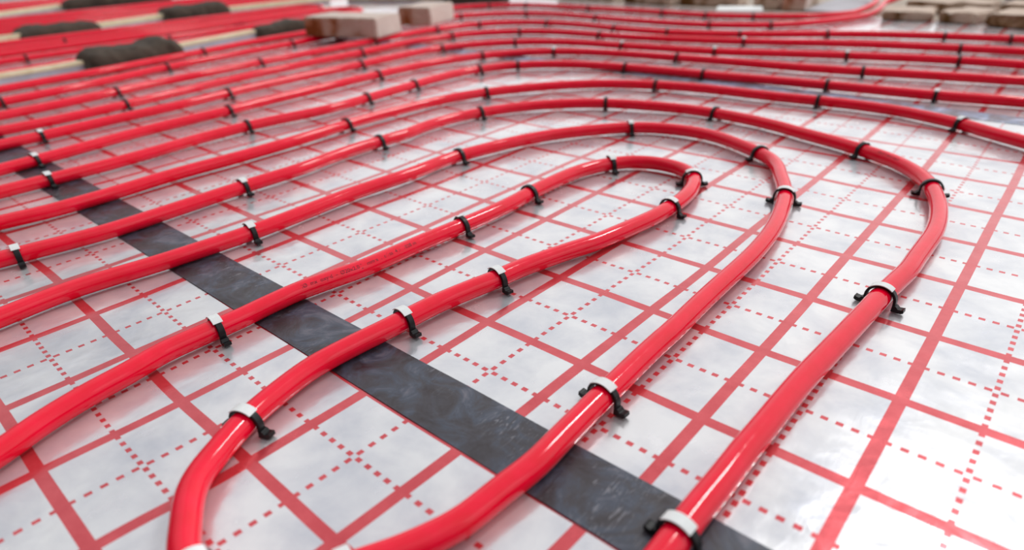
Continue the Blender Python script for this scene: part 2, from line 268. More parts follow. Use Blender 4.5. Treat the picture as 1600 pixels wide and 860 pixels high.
    10: [(-0.293,2.309), (-0.286,2.264), (-0.279,2.218), (-0.272,2.172), (-0.265,2.127), (-0.259,2.082), (-0.257,2.037), (-0.261,1.992), (-0.273,1.946), (-0.289,1.901), (-0.306,1.858), (-0.324,1.817), (-0.345,1.777), (-0.370,1.740), (-0.401,1.706), (-0.435,1.676), (-0.474,1.650), (-0.516,1.630), (-0.559,1.614), (-0.604,1.603), (-0.649,1.596), (-0.694,1.593), (-0.740,1.591), (-0.787,1.592), (-0.834,1.593), (-0.881,1.595), (-0.928,1.599), (-0.975,1.603), (-1.020,1.608), (-1.065,1.613), (-1.110,1.617), (-1.154,1.618), (-1.199,1.615), (-1.243,1.607), (-1.286,1.593), (-1.328,1.572), (-1.367,1.546), (-1.402,1.515), (-1.433,1.480), (-1.459,1.442), (-1.479,1.401), (-1.494,1.359), (-1.504,1.315), (-1.510,1.270), (-1.513,1.225), (-1.514,1.179), (-1.514,1.133), (-1.513,1.086), (-1.511,1.039), (-1.508,0.993), (-1.504,0.947), (-1.498,0.901), (-1.493,0.856), (-1.488,0.810), (-1.482,0.764), (-1.476,0.719), (-1.470,0.674), (-1.465,0.629), (-1.461,0.583), (-1.457,0.537), (-1.454,0.490), (-1.449,0.443), (-1.442,0.397), (-1.433,0.352), (-1.422,0.308), (-1.409,0.265), (-1.396,0.221), (-1.384,0.177), (-1.374,0.133), (-1.366,0.087), (-1.360,0.041), (-1.356,-0.005), (-1.350,-0.055), (-1.345,-0.105), (-1.340,-0.154), (-1.334,-0.204), (-1.329,-0.254)],
    11: [(-0.317,2.362), (-0.304,2.317), (-0.294,2.272), (-0.287,2.227), (-0.286,2.181), (-0.293,2.135), (-0.302,2.089), (-0.312,2.046), (-0.326,2.005), (-0.347,1.968), (-0.377,1.933), (-0.413,1.903), (-0.453,1.878), (-0.494,1.857), (-0.537,1.840), (-0.581,1.826), (-0.627,1.815), (-0.673,1.808), (-0.718,1.805), (-0.762,1.806), (-0.805,1.809), (-0.849,1.813), (-0.894,1.816), (-0.940,1.818), (-0.987,1.819), (-1.034,1.819), (-1.082,1.820), (-1.130,1.820), (-1.178,1.820), (-1.227,1.821), (-1.275,1.821), (-1.322,1.820), (-1.368,1.818), (-1.412,1.814), (-1.455,1.808), (-1.495,1.798), (-1.534,1.784), (-1.573,1.762), (-1.609,1.733), (-1.641,1.700), (-1.667,1.662), (-1.688,1.622), (-1.702,1.580), (-1.712,1.536), (-1.717,1.491), (-1.718,1.446), (-1.716,1.400), (-1.711,1.354), (-1.705,1.308), (-1.697,1.263), (-1.688,1.217), (-1.680,1.172), (-1.671,1.126), (-1.663,1.081), (-1.655,1.036), (-1.648,0.990), (-1.643,0.944), (-1.638,0.898), (-1.634,0.851), (-1.630,0.804), (-1.626,0.758), (-1.621,0.712), (-1.614,0.667), (-1.605,0.624), (-1.597,0.580), (-1.589,0.535), (-1.581,0.489), (-1.575,0.442), (-1.567,0.396), (-1.559,0.352), (-1.550,0.308), (-1.542,0.264), (-1.536,0.218), (-1.531,0.172), (-1.526,0.125), (-1.520,0.080), (-1.515,0.035), (-1.508,-0.015), (-1.502,-0.064), (-1.496,-0.114), (-1.490,-0.164), (-1.483,-0.213)],
}
CLIPS = [  # run, x, y, heading, tape remnant (0 none, 1 full, 2 small)
    (1, -0.1610, -0.1550, 1.536, 1),  
    (1, -0.1448, 0.1142, 1.509, 2),  
    (1, -0.1459, 0.2295, 1.625, 0),  
    (1, -0.1269, 0.3768, 1.004, 1),  
    (1, -0.0155, 0.3874, -1.008, 1),  
    (1, 0.0083, 0.2891, -1.554, 1),  
    (1, -0.0343, 0.0489, -1.720, 1),  
    (1, -0.0477, -0.0513, -1.625, 1),  
    (1, -0.0347, -0.1998, -1.154, 1),  
    (1, 0.0502, -0.2775, -0.025, 1),  
    (1, 0.1120, -0.2271, 1.149, 1),  
    (1, 0.1351, -0.0313, 1.606, 1),  
    (1, 0.0961, 0.3933, 1.890, 1),  
    (1, 0.0127, 0.5257, 2.532, 0),  
    (1, -0.1976, 0.5381, -2.445, 1),  
    (1, -0.3192, 0.2846, -1.723, 0),  
    (1, -0.3181, -0.0351, -1.606, 1),  
    (3, 0.2296, -0.1028, 1.574, 1),  
    (3, 0.2426, 0.2190, 1.497, 1),  
    (3, 0.2193, 0.5121, 1.946, 0),  
    (3, 0.1167, 0.6144, 2.703, 2),  
    (3, -0.1283, 0.6864, 3.083, 0),  
    (3, -0.3148, 0.6466, -2.666, 2),  
    (3, -0.4590, 0.4768, -1.914, 0),  
    (3, -0.4696, 0.2645, -1.631, 0),  
    (3, -0.4595, 0.0347, -1.541, 1),  
    (3, -0.4672, -0.2146, -1.742, 1),  
    (4, 0.1940, 0.8198, 2.688, 1),  
    (4, -0.0213, 0.8539, -3.048, 0),  
    (4, -0.3136, 0.8178, -2.798, 0),  
    (4, -0.5554, 0.5955, -2.027, 0),  
    (4, -0.5945, 0.2957, -1.484, 0),  
    (5, -0.7117, -0.1115, -1.563, 1),  
    (5, -0.7317, 0.1938, -1.615, 0),  
    (5, -0.7196, 0.4357, -1.462, 0),  
    (5, -0.7323, 0.5673, -1.484, 0),  
    (5, -0.7247, 0.7554, -1.905, 0),  
    (5, -0.6796, 0.8360, -2.327, 0),  
    (5, -0.4572, 0.9371, -2.994, 0),  
    (5, -0.2829, 0.9543, -3.047, 0),  
    (5, -0.0475, 0.9793, -3.057, 0),  
    (5, 0.1269, 0.9941, -3.011, 1),  
    (6, -0.8299, -0.0936, -1.438, 1),  
    (6, -0.8649, 0.2313, -1.502, 0),  
    (6, -0.8843, 0.5948, -1.550, 0),  
    (6, -0.8374, 0.8843, -2.049, 0),  
    (6, -0.7170, 1.0196, -2.624, 1),  
    (6, -0.4163, 1.0927, -3.021, 0),  
    (6, -0.0301, 1.1366, -2.929, 0),  
    (7, -0.9796, -0.0417, -1.497, 1),  
    (7, -1.0068, 0.3057, -1.449, 0),  
    (7, -1.0193, 0.6515, -1.525, 0),  
    (7, -1.0138, 0.9152, -1.825, 0),  
    (7, -0.9003, 1.0849, -2.488, 0),  
    (7, -0.6149, 1.1747, -3.037, 1),  
    (7, -0.3795, 1.2079, -2.922, 1),  
    (7, -0.1078, 1.2945, -2.863, 1),  
    (7, 0.0993, 1.3433, -2.989, 0),  
    (8, -1.0938, 0.1390, -1.421, 0),  
    (8, -1.1602, 0.7619, -1.495, 0),  
    (8, -1.1465, 1.0824, -1.936, 0),  
    (8, -1.0178, 1.2425, -2.588, 0),  
    (8, -0.7672, 1.2970, -3.096, 0),  
    (8, -0.3801, 1.3716, -2.822, 1),  
    (8, 0.0730, 1.4978, -3.002, 0),  
    (9, -1.2389, 0.1772, -1.390, 0),  
    (9, -1.2759, 0.5352, -1.494, 0),  
    (9, -1.2959, 0.9120, -1.502, 0),  
    (9, -1.2952, 1.1626, -1.726, 0),  
    (9, -1.2455, 1.3061, -2.152, 0),  
    (9, -1.0599, 1.4309, -2.952, 0),  
    (9, -0.8013, 1.4253, 3.053, 0),  
    (9, -0.6262, 1.4270, -3.026, 0),  
    (9, -0.4379, 1.4789, -2.747, 0),  
    (9, -0.2437, 1.5787, -2.664, 0),  
    (9, 0.0109, 1.6639, -2.942, 0),  
    (9, 0.1434, 1.6867, -2.990, 0),  
    (10, -1.4369, 0.3717, -1.372, 0),  
    (10, -1.4813, 0.7563, -1.440, 0),  
    (10, -1.4609, 1.4379, -2.073, 0),  
    (10, -1.2835, 1.5934, -2.768, 0),  
    (10, -0.9898, 1.6046, 3.026, 0),  
    (10, -0.5876, 1.6070, -2.898, 0),  
    (10, -0.4341, 1.6766, -2.486, 0),  
    (10, -1.3560, -0.0037, -1.471, 0),  
    (11, -1.5897, 0.5410, -1.395, 0),  
    (11, -1.5996, 1.7406, -2.475, 0),  
    (11, -1.4601, 1.8064, -2.939, 0),  
    (11, -1.1718, 1.8201, 3.136, 0),  
    (11, -0.8598, 1.8134, 3.075, 0),  
    (11, -0.6969, 1.8066, -3.076, 0),  
    (11, -0.5515, 1.8354, -2.838, 0),  
]
REG_MIDDLE = [(-0.004,0.001,0.047,-0.012), (-0.001,0.099,0.015,0.012), (0.006,0.200,-0.058,0.002), (0.095,0.000,0.010,-0.004), (0.096,0.102,0.003,-0.017), (0.098,0.198,-0.022,0.020), (0.097,0.301,-0.008,-0.006), (0.193,-0.001,-0.006,0.008), (0.194,0.098,-0.019,0.024), (0.195,0.201,-0.030,-0.007), (0.192,0.302,-0.005,-0.025), (0.288,0.001,0.004,-0.012), (0.288,0.099,-0.004,0.012), (0.287,0.198,0.008,0.022), (0.288,0.298,0.001,0.016), (-0.099,-0.000,0.036,0.004), (-0.100,0.101,0.037,-0.008), (-0.099,0.199,0.036,0.007), (-0.099,0.303,0.031,-0.026), (-0.099,0.404,0.029,-0.041), (-0.193,0.004,0.010,-0.035), (-0.192,0.099,-0.002,0.013), (-0.192,0.200,-0.005,0.004), (-0.287,0.001,-0.009,-0.010), (-0.288,0.100,0.002,0.004), (-0.284,0.199,-0.046,0.012), (-0.287,0.299,-0.014,0.010), (-0.373,0.101,-0.112,-0.010), (-0.372,0.200,-0.123,0.001), (-0.380,0.298,-0.040,0.022), (0.193,0.401,-0.011,-0.012), (0.193,0.498,-0.006,0.016), (0.196,0.601,-0.039,-0.013), (0.194,0.699,-0.016,0.015), (0.190,0.808,0.019,-0.078), (0.288,0.401,0.004,-0.008), (0.286,0.494,0.022,0.064), (0.287,0.599,0.013,0.011), (0.284,0.703,0.038,-0.025), (0.100,0.500,-0.047,0.005), (0.098,0.609,-0.016,-0.088), (0.095,0.697,0.007,0.030), (0.095,0.826,0.013,-0.259), (0.002,0.410,-0.022,-0.101), (-0.000,0.508,0.001,-0.081), (-0.003,0.597,0.027,0.033), (-0.094,0.505,-0.017,-0.047), (-0.193,0.402,0.009,-0.016), (-0.193,0.502,0.015,-0.019), (-0.289,0.398,0.008,0.019), (-0.284,0.592,-0.040,0.080), (-0.385,0.399,0.014,0.005), (-0.385,0.492,0.009,0.079), (-0.382,0.595,-0.016,0.052)]
REG_NEAR = [(-0.386,-0.204,0.020,0.036), (-0.292,-0.207,0.037,0.065), (-0.201,-0.210,0.092,0.101), (-0.104,-0.214,0.081,0.143), (-0.009,-0.214,0.092,0.145), (0.083,-0.217,0.132,0.167), (-0.199,-0.299,0.078,-0.008), (-0.108,-0.304,0.123,0.039), (-0.018,-0.305,0.193,0.051), (-0.226,-0.257,0.040,0.068), (0.039,-0.169,0.089,0.194), (-0.035,-0.169,0.103,0.187), (0.024,-0.170,0.100,0.196), (0.085,-0.170,0.100,0.203), (-0.327,-0.253,0.030,0.029), (-0.255,-0.256,0.045,0.055), (-0.189,-0.257,0.060,0.074), (-0.317,-0.122,0.038,0.190), (-0.202,-0.124,0.065,0.205), (-0.077,-0.123,0.093,0.195), (0.043,-0.123,0.100,0.195), (0.115,-0.123,0.100,0.195), (0.211,-0.122,0.100,0.195)]

# ------------------------------------------------------------------ setting: concrete floor below everything
def slab(name, x0, x1, y0, y1, z0, z1, m):
    bm = bmesh.new()
    bmesh.ops.create_cube(bm, size=1.0)
    for v in bm.verts:
        v.co = Vector((x0 + (v.co.x + .5) * (x1 - x0), y0 + (v.co.y + .5) * (y1 - y0), z0 + (v.co.z + .5) * (z1 - z0)))
    return bm_obj(name, bm, m)
floor = slab('floor', -7.0, 2.6, -1.4, 6.0, -0.06, -0.0015, M['screed'])
tag(floor, kind='structure')

# ------------------------------------------------------------------ foil sheets with their printed grid
CELL_U = 0.096     # the print is a little tighter across the roll
def registration(X, Y, reg, sigma, base=None):
    """How far the laid sheet's print is stretched away from a perfect grid, in cells."""
    R = np.array(reg)
    du = np.zeros_like(X); dv = np.zeros_like(X)
    if base is not None:
        A = np.c_[R[:, 0], R[:, 1], np.ones(len(R))]
        cu = np.linalg.lstsq(A, R[:, 2], rcond=None)[0]; cv = np.linalg.lstsq(A, R[:, 3], rcond=None)[0]
        du += cu[0] * np.clip(X, -.5, .3) + cu[1] * np.clip(Y, -.4, -.1) + cu[2]
        dv += cv[0] * np.clip(X, -.5, .3) + cv[1] * np.clip(Y, -.4, -.1) + cv[2]
        R[:, 2] -= A @ cu; R[:, 3] -= A @ cv
    W = np.zeros_like(X) + 0.15; su = np.zeros_like(X); sv = np.zeros_like(X)
    for x, y, a, b in R:
        w = np.exp(-((X - x) ** 2 + (Y - y) ** 2) / (2 * sigma * sigma))
        W += w; su += w * a; sv += w * b
    return du + su / W, dv + sv / W

def foil(name, x0, x1, ylo, yhi, z, step, reg, sigma, base, label, shift=(0, 0)):
    nx = int((x1 - x0) / step) + 1
    xs = np.linspace(x0, x1, nx)
    ny = int((max(yhi(x0), yhi(x1)) - min(ylo(x0), ylo(x1))) / step) + 1
    verts = []; faces = []
    for j in range(ny + 1):
        f = j / ny
        for x in xs:
            y = ylo(x) * (1 - f) + yhi(x) * f
            edge = min(f, 1 - f) * ny
            amp = 0.0010 * min(1, edge / 3 + 0.1)
            dz = amp * (noise.noise(Vector((x * 9, y * 9, z * 99))) * 0.8 + noise.noise(Vector((x * 23, y * 23, 3.1))) * 0.35)
            verts.append((x, y, z + min(0.0006, max(-0.0012, dz - 0.0004))))
    for j in range(ny):
        for i in range(nx - 1):
            a = j * nx + i
            faces.append((a, a + 1, a + nx + 1, a + nx))
    me = bpy.data.meshes.new(name); me.from_pydata(verts, [], faces)
    co = np.array(verts)
    du, dv = registration(co[:, 0], co[:, 1], reg, sigma, base)
    uvv = np.c_[co[:, 0] / CELL_U + du + shift[0], co[:, 1] / 0.1 + dv + shift[1]]
    layer = me.uv_layers.new(name='grid')
    idx = np.empty(len(me.loops), dtype=np.int32); me.loops.foreach_get('vertex_index', idx)
    layer.data.foreach_set('uv', uvv[idx].astype(np.float32).ravel())
    o = link_mesh(name, me, M['foil'], None, True)
    tag(o, label, 'foil sheet')
    return o

def seam_near(x): return -0.097
def seam_far(x): return 0.937 - 0.012 * math.tanh(x * 4) - 0.012 * (x > 0) * x * 8 * 0.1
foil('foil_sheet', -2.4, 1.3, lambda x: -0.95, lambda x: seam_near(x) - 0.0004, 0.0, 0.012, REG_NEAR, 0.035, True,
     'silver foil sheet with red printed grid nearest the camera, below the dark tape')
foil('foil_sheet', -5.2, 1.3, lambda x: seam_near(x) + 0.0004, lambda x: seam_far(x) - 0.0004, 0.0, 0.012, REG_MIDDLE, 0.07, None,
     'silver foil sheet with red printed grid between the two tape strips, under the hairpin')
foil('foil_sheet', -5.2, 1.3, lambda x: seam_far(x) + 0.0004, lambda x: 2.06 + 0.02 * math.sin(x * 3) - 0.05 * (x > -.3) * (x + .3) * 2, 0.0, 0.02, REG_MIDDLE[:1], 0.01, None,
     'farthest silver foil sheet with red grid, running up to the loose bricks', shift=(-0.09, 0.0))

# ------------------------------------------------------------------ duct tape over the seams
def tape_strip(x0, x1, mid, hw, label, m='duct'):
    n = int((x1 - x0) / 0.01); bm = bmesh.new(); rows = []
    for i in range(n + 1):
        x = x0 + (x1 - x0) * i / n
        y = mid(x)
        row = []
        for k in range(7):
            f = k / 6 * 2 - 1
            zz = 0.0007 + 0.0002 * noise.noise(Vector((x * 30, f * 2, 9.0)))
            if abs(f) == 1: zz = 0.0003
            row.append(bm.verts.new((x, y + f * hw + 0.0006 * noise.noise(Vector((x * 12, f, 0))), zz)))
        rows.append(row)
    for i in range(n):
        for k in range(6):
            bm.faces.new((rows[i][k], rows[i + 1][k], rows[i + 1][k + 1], rows[i][k + 1]))
    o = bm_obj('joint_tape', bm, M[m], None, True)
    tag(o, label, 'tape')
    return o
tape_strip(-1.1, 0.9, lambda x: seam_near(x) - 0.0012, 0.0252, 'dark grey smudged tape over the foil seam, running diagonally through the foreground')
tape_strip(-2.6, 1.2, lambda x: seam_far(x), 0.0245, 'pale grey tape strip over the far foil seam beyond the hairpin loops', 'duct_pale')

# ------------------------------------------------------------------ pipes
R_PIPE = 0.0087
Z_PIPE = 0.0098
def catmull(P, n):
    out = []
    for i in range(len(P) - 1):
        p0 = P[max(i - 1, 0)]; p1 = P[i]; p2 = P[i + 1]; p3 = P[min(i + 2, len(P) - 1)]
        for k in range(n):
            t = k / n
            out.append(tuple(0.5 * (2 * b + (c - a) * t + (2 * a - 5 * b + 4 * c - d) * t * t + (3 * b - a - 3 * c + d) * t ** 3)
                             for a, b, c, d in zip(p0, p1, p2, p3)))
    out.append(tuple(P[-1]))
    return out

def pipe_mesh(P, r=R_PIPE, sides=32, wall=0.002):
    bm = bmesh.new(); rings = []
    n = len(P)
    for i, p in enumerate(P):
        a = P[max(i - 1, 0)]; b = P[min(i + 1, n - 1)]
        t = Vector((b[0] - a[0], b[1] - a[1], b[2] - a[2])).normalized()
        s = t.cross(Vector((0, 0, 1))).normalized(); u = s.cross(t)
        c = Vector(p)
        rings.append([bm.verts.new(c + r * (math.cos(2 * PI * k / sides) * s + math.sin(2 * PI * k / sides) * u)) for k in range(sides)])
    for i in range(n - 1):
        for k in range(sides):
            q = (k + 1) % sides
            bm.faces.new((rings[i][k], rings[i][q], rings[i + 1][q], rings[i + 1][k]))
    for ring in (rings[0], rings[-1]): bm.faces.new(ring)
    return bm

RUN_NAME = {1: 'innermost hairpin pipe', 3: 'second loop pipe', 4: 'third pipe out', 5: 'fourth pipe out', 6: 'fifth pipe out',
            7: 'sixth pipe out', 8: 'seventh pipe out', 9: 'eighth pipe out', 10: 'ninth pipe out', 11: 'tenth pipe out'}
PIPE_LABEL = {
    1: 'glossy red heating pipe bent into the innermost hairpin and the S bend round it',
    3: 'red heating pipe making the wide loop just outside the innermost hairpin',
    4: 'red heating pipe, third run outward, leaving the frame at the right below the far tape',
    5: 'red heating pipe, fourth run outward, arching just above the far grey tape',
    6: 'red heating pipe, fifth run outward from the hairpin, second above the far tape',
    7: 'red heating pipe, sixth run outward from the hairpin',
    8: 'red heating pipe, seventh run outward from the hairpin',
    9: 'red heating pipe, eighth run outward, last one reaching the right edge of the photo',
    10: 'red heating pipe under both bricks, rising at right end, nearer of two',
    11: 'farthest bent red heating pipe, touching the mortar lump and rising at its right end'}
CURVE = {}
def wob(x, y): return 0.0
for k, P in PIPES.items():
    P3 = [(x, y, Z_PIPE) for x, y in P]
    if k in (10, 11):      # these two climb away over the stones at their right-hand start
        P3 = P3[3:]
        for i in range(4):
            P3[i] = (P3[i][0] + (-0.012 if k == 11 else 0.012) * (4 - i) / 4, P3[i][1], Z_PIPE + 0.003 * (4 - i) ** 1.3)
        x0, y0, z0 = P3[0]; x1, y1, z1 = P3[1]
        d = Vector((x0 - x1, y0 - y1, 0)).normalized(); d.rotate(Matrix.Rotation(-0.35 if k == 10 else 0.35, 3, 'Z'))
        P3 = [(x0 + d.x * 0.05 * s, y0 + d.y * 0.05 * s, z0 + 0.006 * s) for s in (3, 2, 1)] + P3
    Q = catmull(P3, 5 if k < 5 else 3)
    CURVE[k] = Q
    o = bm_obj('heating_pipe', pipe_mesh(Q, sides=40 if k < 6 else 24), M['pipe'], None, True)
    tag(o, PIPE_LABEL[k], 'pipe')
    if k in (1, 3): CURVE[(k, 'obj')] = o

# rows of pipe beyond the battens: straight runs, two pairs of them joined by a U bend
def straight_row(x0, y0, x1, y1, wav, seed):
    n = 30; out = []
    for i in range(n + 1):
        f = i / n
        x = x0 + (x1 - x0) * f + wav * noise.noise(Vector((seed, f * 4, 0)))
        out.append((x, y0 + (y1 - y0) * f, Z_PIPE))
    return out
def ubend(xa, xb, y0, ytop, seed):
    a = straight_row(xa, y0, xa - 0.03, ytop, 0.016, seed)
    b = straight_row(xb, y0, xb - 0.03, ytop, 0.016, seed)[::-1]
    ax = a[-1][0]; bx = b[0][0]; r = abs(ax - bx) / 2; cx = (ax + bx) / 2
    s = 1 if ax > bx else -1
    arc = [(cx + s * r * math.cos(t * PI / 10), ytop + r * math.sin(t * PI / 10), Z_PIPE) for t in range(1, 10)]
    return a + arc + b
def far_pipe(P, label):
    Q = catmull(P, 2)
    o = bm_obj('heating_pipe', pipe_mesh(Q, sides=16), M['pipe'], None, True)
    tag(o, label, 'pipe')
    return Q
P11 = [p for p in PIPES[11]]
off = []
for i in range(14, len(P11)):
    a = Vector(P11[max(i - 1, 0)]); b = Vector(P11[min(i + 1, len(P11) - 1)]); t = (b - a).normalized()
    off.append((P11[i][0] + t.y * 0.215, P11[i][1] - t.x * 0.215, Z_PIPE))
FAR = {}
FAR['a'] = far_pipe([q for q in off if q[1] < 1.35 and q[0] < -1.5], 'red heating pipe directly behind the nearest wooden batten, upper left')
FAR['b'] = far_pipe(ubend(-1.955, -2.11, -0.5, 1.36, 1.0), 'red heating pipe with U bend, second behind the nearest batten, upper left')
FAR['c'] = far_pipe(ubend(-2.225, -2.375, -0.5, 1.36, 5.0), 'red heating pipe with U bend just in front of the middle batten row')
FAR['d'] = far_pipe(ubend(-2.75, -2.93, -0.5, 1.9, 9.0), 'red heating pipe with U bend directly behind the middle batten row')
FAR['e'] = far_pipe(ubend(-3.10, -3.28, -0.5, 1.9, 12.0), 'red heating pipe, second U bend behind the middle batten row')
FAR['h'] = far_pipe(ubend(-3.80, -3.95, -0.2, 2.0, 25.0), 'red heating pipe directly behind the farthest batten, top left corner')
FAR['i'] = far_pipe(ubend(-4.12, -4.28, -0.2, 2.0, 28.0), 'farthest dark red heating pipe in the top left corner')

# printed markings on two pipes
def marking(k, text, start, z_angle, size):
    cu = bpy.data.curves.new('marking', 'FONT'); cu.body = text; cu.size = size
    cu.resolution_u = 3
    tmp = bpy.data.objects.new('tmp_text', cu); C.objects.link(tmp)
    dg = bpy.context.evaluated_depsgraph_get()
    me = bpy.data.meshes.new_from_object(tmp.evaluated_get(dg))
    bpy.data.objects.remove(tmp)
    Q = CURVE[k]
    S = [0.0]
    for i in range(1, len(Q)): S.append(S[-1] + (Vector(Q[i]) - Vector(Q[i - 1])).length)
    j0 = min(range(len(Q)), key=lambda i: (Q[i][0] - start[0]) ** 2 + (Q[i][1] - start[1]) ** 2)
    s0 = S[j0]; d = 1 if start[2] > 0 else -1
    r = R_PIPE + 0.00012
    for v in me.vertices:
        s = s0 + d * v.co.x
        j = max(1, min(len(Q) - 2, int(np.searchsorted(S, s))))
        f = (s - S[j - 1]) / max(1e-9, S[j] - S[j - 1])
        a, b = Vector(Q[j - 1]), Vector(Q[j])
        c = a.lerp(b, f); t = (Vector(Q[min(j + 1, len(Q) - 1)]) - Vector(Q[max(j - 2, 0)])).normalized() * d
        side = t.cross(Vector((0, 0, 1))).normalized()
        th = z_angle - v.co.y / r
        v.co = c + r * (math.sin(th) * side + math.cos(th) * Vector((0, 0, 1)))
    o = link_mesh('printed_marking', me, M['ink'], CURVE[(k, 'obj')])
    o['label'] = 'small dark printed marking'
    return o
marking(1, 'IØ  mx  oxy·d  -  Ø20x2,0 ]   mm·x  .  c·l·ss  4 :·  1028 m', (-0.1500, -0.078, 1), 0.95, 0.0054)
marking(3, '20x2,0  mm·x  oxy·d', (0.135, 0.590, -1), 0.85, 0.0044)

# ------------------------------------------------------------------ clips
def arc_band(ri, ro, w, a0, a1, n, cz, legs=0.0):
    """band bent round the pipe; angle from vertical, positive to +X; closed solid"""
    prof = []
    if legs: prof.append(((-(ri + ro) / 2), None))
    bm = bmesh.new(); rings = []
    pts = []
    if legs:
        for f in (0.0, 0.5):
            pts.append(((-ri, legs + (cz - legs) * f), (-ro, legs + (cz - legs) * f)))
    for i in range(n + 1):
        a = a0 + (a1 - a0) * i / n
        pts.append(((ri * math.sin(a), cz + ri * math.cos(a)), (ro * math.sin(a), cz + ro * math.cos(a))))
    if legs:
        for f in (0.5, 0.0):
            pts.append(((ri, legs + (cz - legs) * f), (ro, legs + (cz - legs) * f)))
    h = w / 2; c = min(0.0005, (ro - ri) * 0.3)
    for (xi, zi), (xo, zo) in pts:
        # rounded-corner section: inner edge, chamfered outer edge
        mx, mz = xi + (xo - xi) * (1 - c / max(1e-6, ro - ri)), zi + (zo - zi) * (1 - c / max(1e-6, ro - ri))
        rings.append([bm.verts.new(q) for q in ((xi, -h, zi), (xi, h, zi), (mx, h, mz), (xo, h - c, zo), (xo, -h + c, zo), (mx, -h, mz))])
    for i in range(len(rings) - 1):
        for k in range(6):
            q = (k + 1) % 6
            bm.faces.new((rings[i][k], rings[i][q], rings[i + 1][q], rings[i + 1][k]))
    bm.faces.new(rings[0]); bm.faces.new(rings[-1])
    return bm

def foot_bm(side):
    bm = bmesh.new()
    # outward flange with a raised toe and a downward barb
    prof = [(0.0100, 0.0008), (0.0130, 0.0008), (0.0178, 0.0010), (0.0196, 0.0022), (0.0192, 0.0052), (0.0178, 0.0044), (0.0150, 0.0040), (0.0134, 0.0062), (0.0104, 0.0062)]
    w = 0.0030
    fr = [bm.verts.new((side * x, -w, z)) for x, z in prof]; bk = [bm.verts.new((side * x, w, z)) for x, z in prof]
    n = len(prof)
    for i in range(n):
        j = (i + 1) % n
        bm.faces.new((fr[i], fr[j], bk[j], bk[i]))
    bm.faces.new(fr); bm.faces.new(bk)
    bmesh.ops.bevel(bm, geom=list(bm.edges), offset=0.0002, segments=1, affect='EDGES')
    return bm

CZ = 0.0086
def clip_proto(kind):
    root = empty('pipe_clip', (0, 0, 0))
    bm_obj('arch', arc_band(0.0103, 0.0125, 0.0055, -PI / 2, PI / 2, 28, CZ, 0.0016), M['clip'], root)
    bm_obj('foot', foot_bm(-1), M['clip'], root)
    bm_obj('foot', foot_bm(1), M['clip'], root)
    if kind:
        a0, a1 = ((-0.8, 0.68) if kind == 1 else (-0.5, 0.02))
        s = bm_obj('tape_scrap', arc_band(0.01253, 0.01310, 0.0080, a0, a1, 14, CZ), M['scrap'], root)
        s['label'] = 'white scrap of tape on the crown'
    return root
ORD = ['first', 'second', 'third', 'fourth', 'fifth', 'sixth', 'seventh', 'eighth', 'ninth', 'tenth', 'eleventh', 'twelfth']
RUN1 = ['on lower left pipe, left of dark tape',
        'third clip before hairpin tip, upper leg',
        'second clip before hairpin tip, upper leg',
        'last clip before hairpin tip, upper leg',
        'at the tight tip of innermost hairpin',
        'lower hairpin leg, just below the tip',
        'middle of the lower hairpin leg',
        'lower hairpin leg, just above dark tape',
        'lower left bend, just below dark tape',
        'bottom left bend, cut by frame',
        'bottom centre, cut by frame edge',
        'foreground centre, just above dark tape',
        'right side of bend round hairpin',
        'upper right shoulder of bend round hairpin',
        'top of bend round the hairpin',
        'return pipe above hairpin, farther from tape',
        'return pipe above hairpin, nearest tape']
protos = {k: clip_proto(k) for k in (0, 1, 2)}
used = set()
def copy_clip(kind):
    p = protos[kind]
    if kind not in used:
        used.add(kind); return p
    r = p.copy(); C.objects.link(r)
    for ch in list(p.children):
        c = ch.copy(); C.objects.link(c); c.parent = r
    return r
by_run = {}
for i, c in enumerate(CLIPS): by_run.setdefault(c[0], []).append(c)
def view_x(x, y):
    d = RM.transposed() @ (Vector((x, y, 0.012)) - CAM)
    return d.x / -d.z
for run, lst in by_run.items():
    order = sorted(range(len(lst)), key=lambda i: view_x(lst[i][1], lst[i][2]))
    for i, (r_, x, y, hd, kind) in enumerate(lst):
        o = copy_clip(kind)
        # put local +X on the viewer's side so every scrap sits on the crown the way the strip was torn
        d = Vector((CAM.x - x, CAM.y - y))
        rz = hd - PI / 2
        if Vector((math.cos(rz), math.sin(rz))).dot(d) < 0: rz += PI
        rnd = random.Random(i * 31 + run)
        o.location = (x, y, 0)
        o.rotation_euler = (0, 0, rz + rnd.uniform(-0.10, 0.10))
        w = 'black arch clip' + (' with white tape scrap' if kind == 1 else ' with small white scrap' if kind == 2 else '')
        if run == 1: lab = w + ', ' + RUN1[i]
        else: lab = w + ', ' + ORD[order.index(i)] + ' from left on ' + RUN_NAME[run]
        tag(o, lab, 'pipe clip', 'clips holding the pipes to the foil')
def near_on(Q, x, y):
    return min(range(1, len(Q) - 1), key=lambda i: (Q[i][0] - x) ** 2 + (Q[i][1] - y) ** 2)
for key, x, y, lab in (('a', -1.88, 0.406, 'on the pipe behind the nearest batten, left of middle'), ('b', -2.005, 0.20, 'behind the nearest batten, at the left edge'),
                       ('b', -1.90, 0.57, 'behind the nearest batten, above the mortar lump'), ('c', -2.15, 0.39, 'below the middle mortar lump, upper left'),
                       ('c', -2.16, 1.42, 'at the U bend behind the left brick'), ('b', -2.02, 0.62, 'below the cream middle batten, upper left')):
    Q = FAR[key]; i = near_on(Q, x, y)
    o = copy_clip(0); o.location = (Q[i][0], Q[i][1], 0)
    o.rotation_euler = (0, 0, math.atan2(Q[i + 1][1] - Q[i - 1][1], Q[i + 1][0] - Q[i - 1][0]) - PI / 2)
    tag(o, 'black arch clip ' + lab, 'pipe clip', 'clips holding the pipes to the foil')

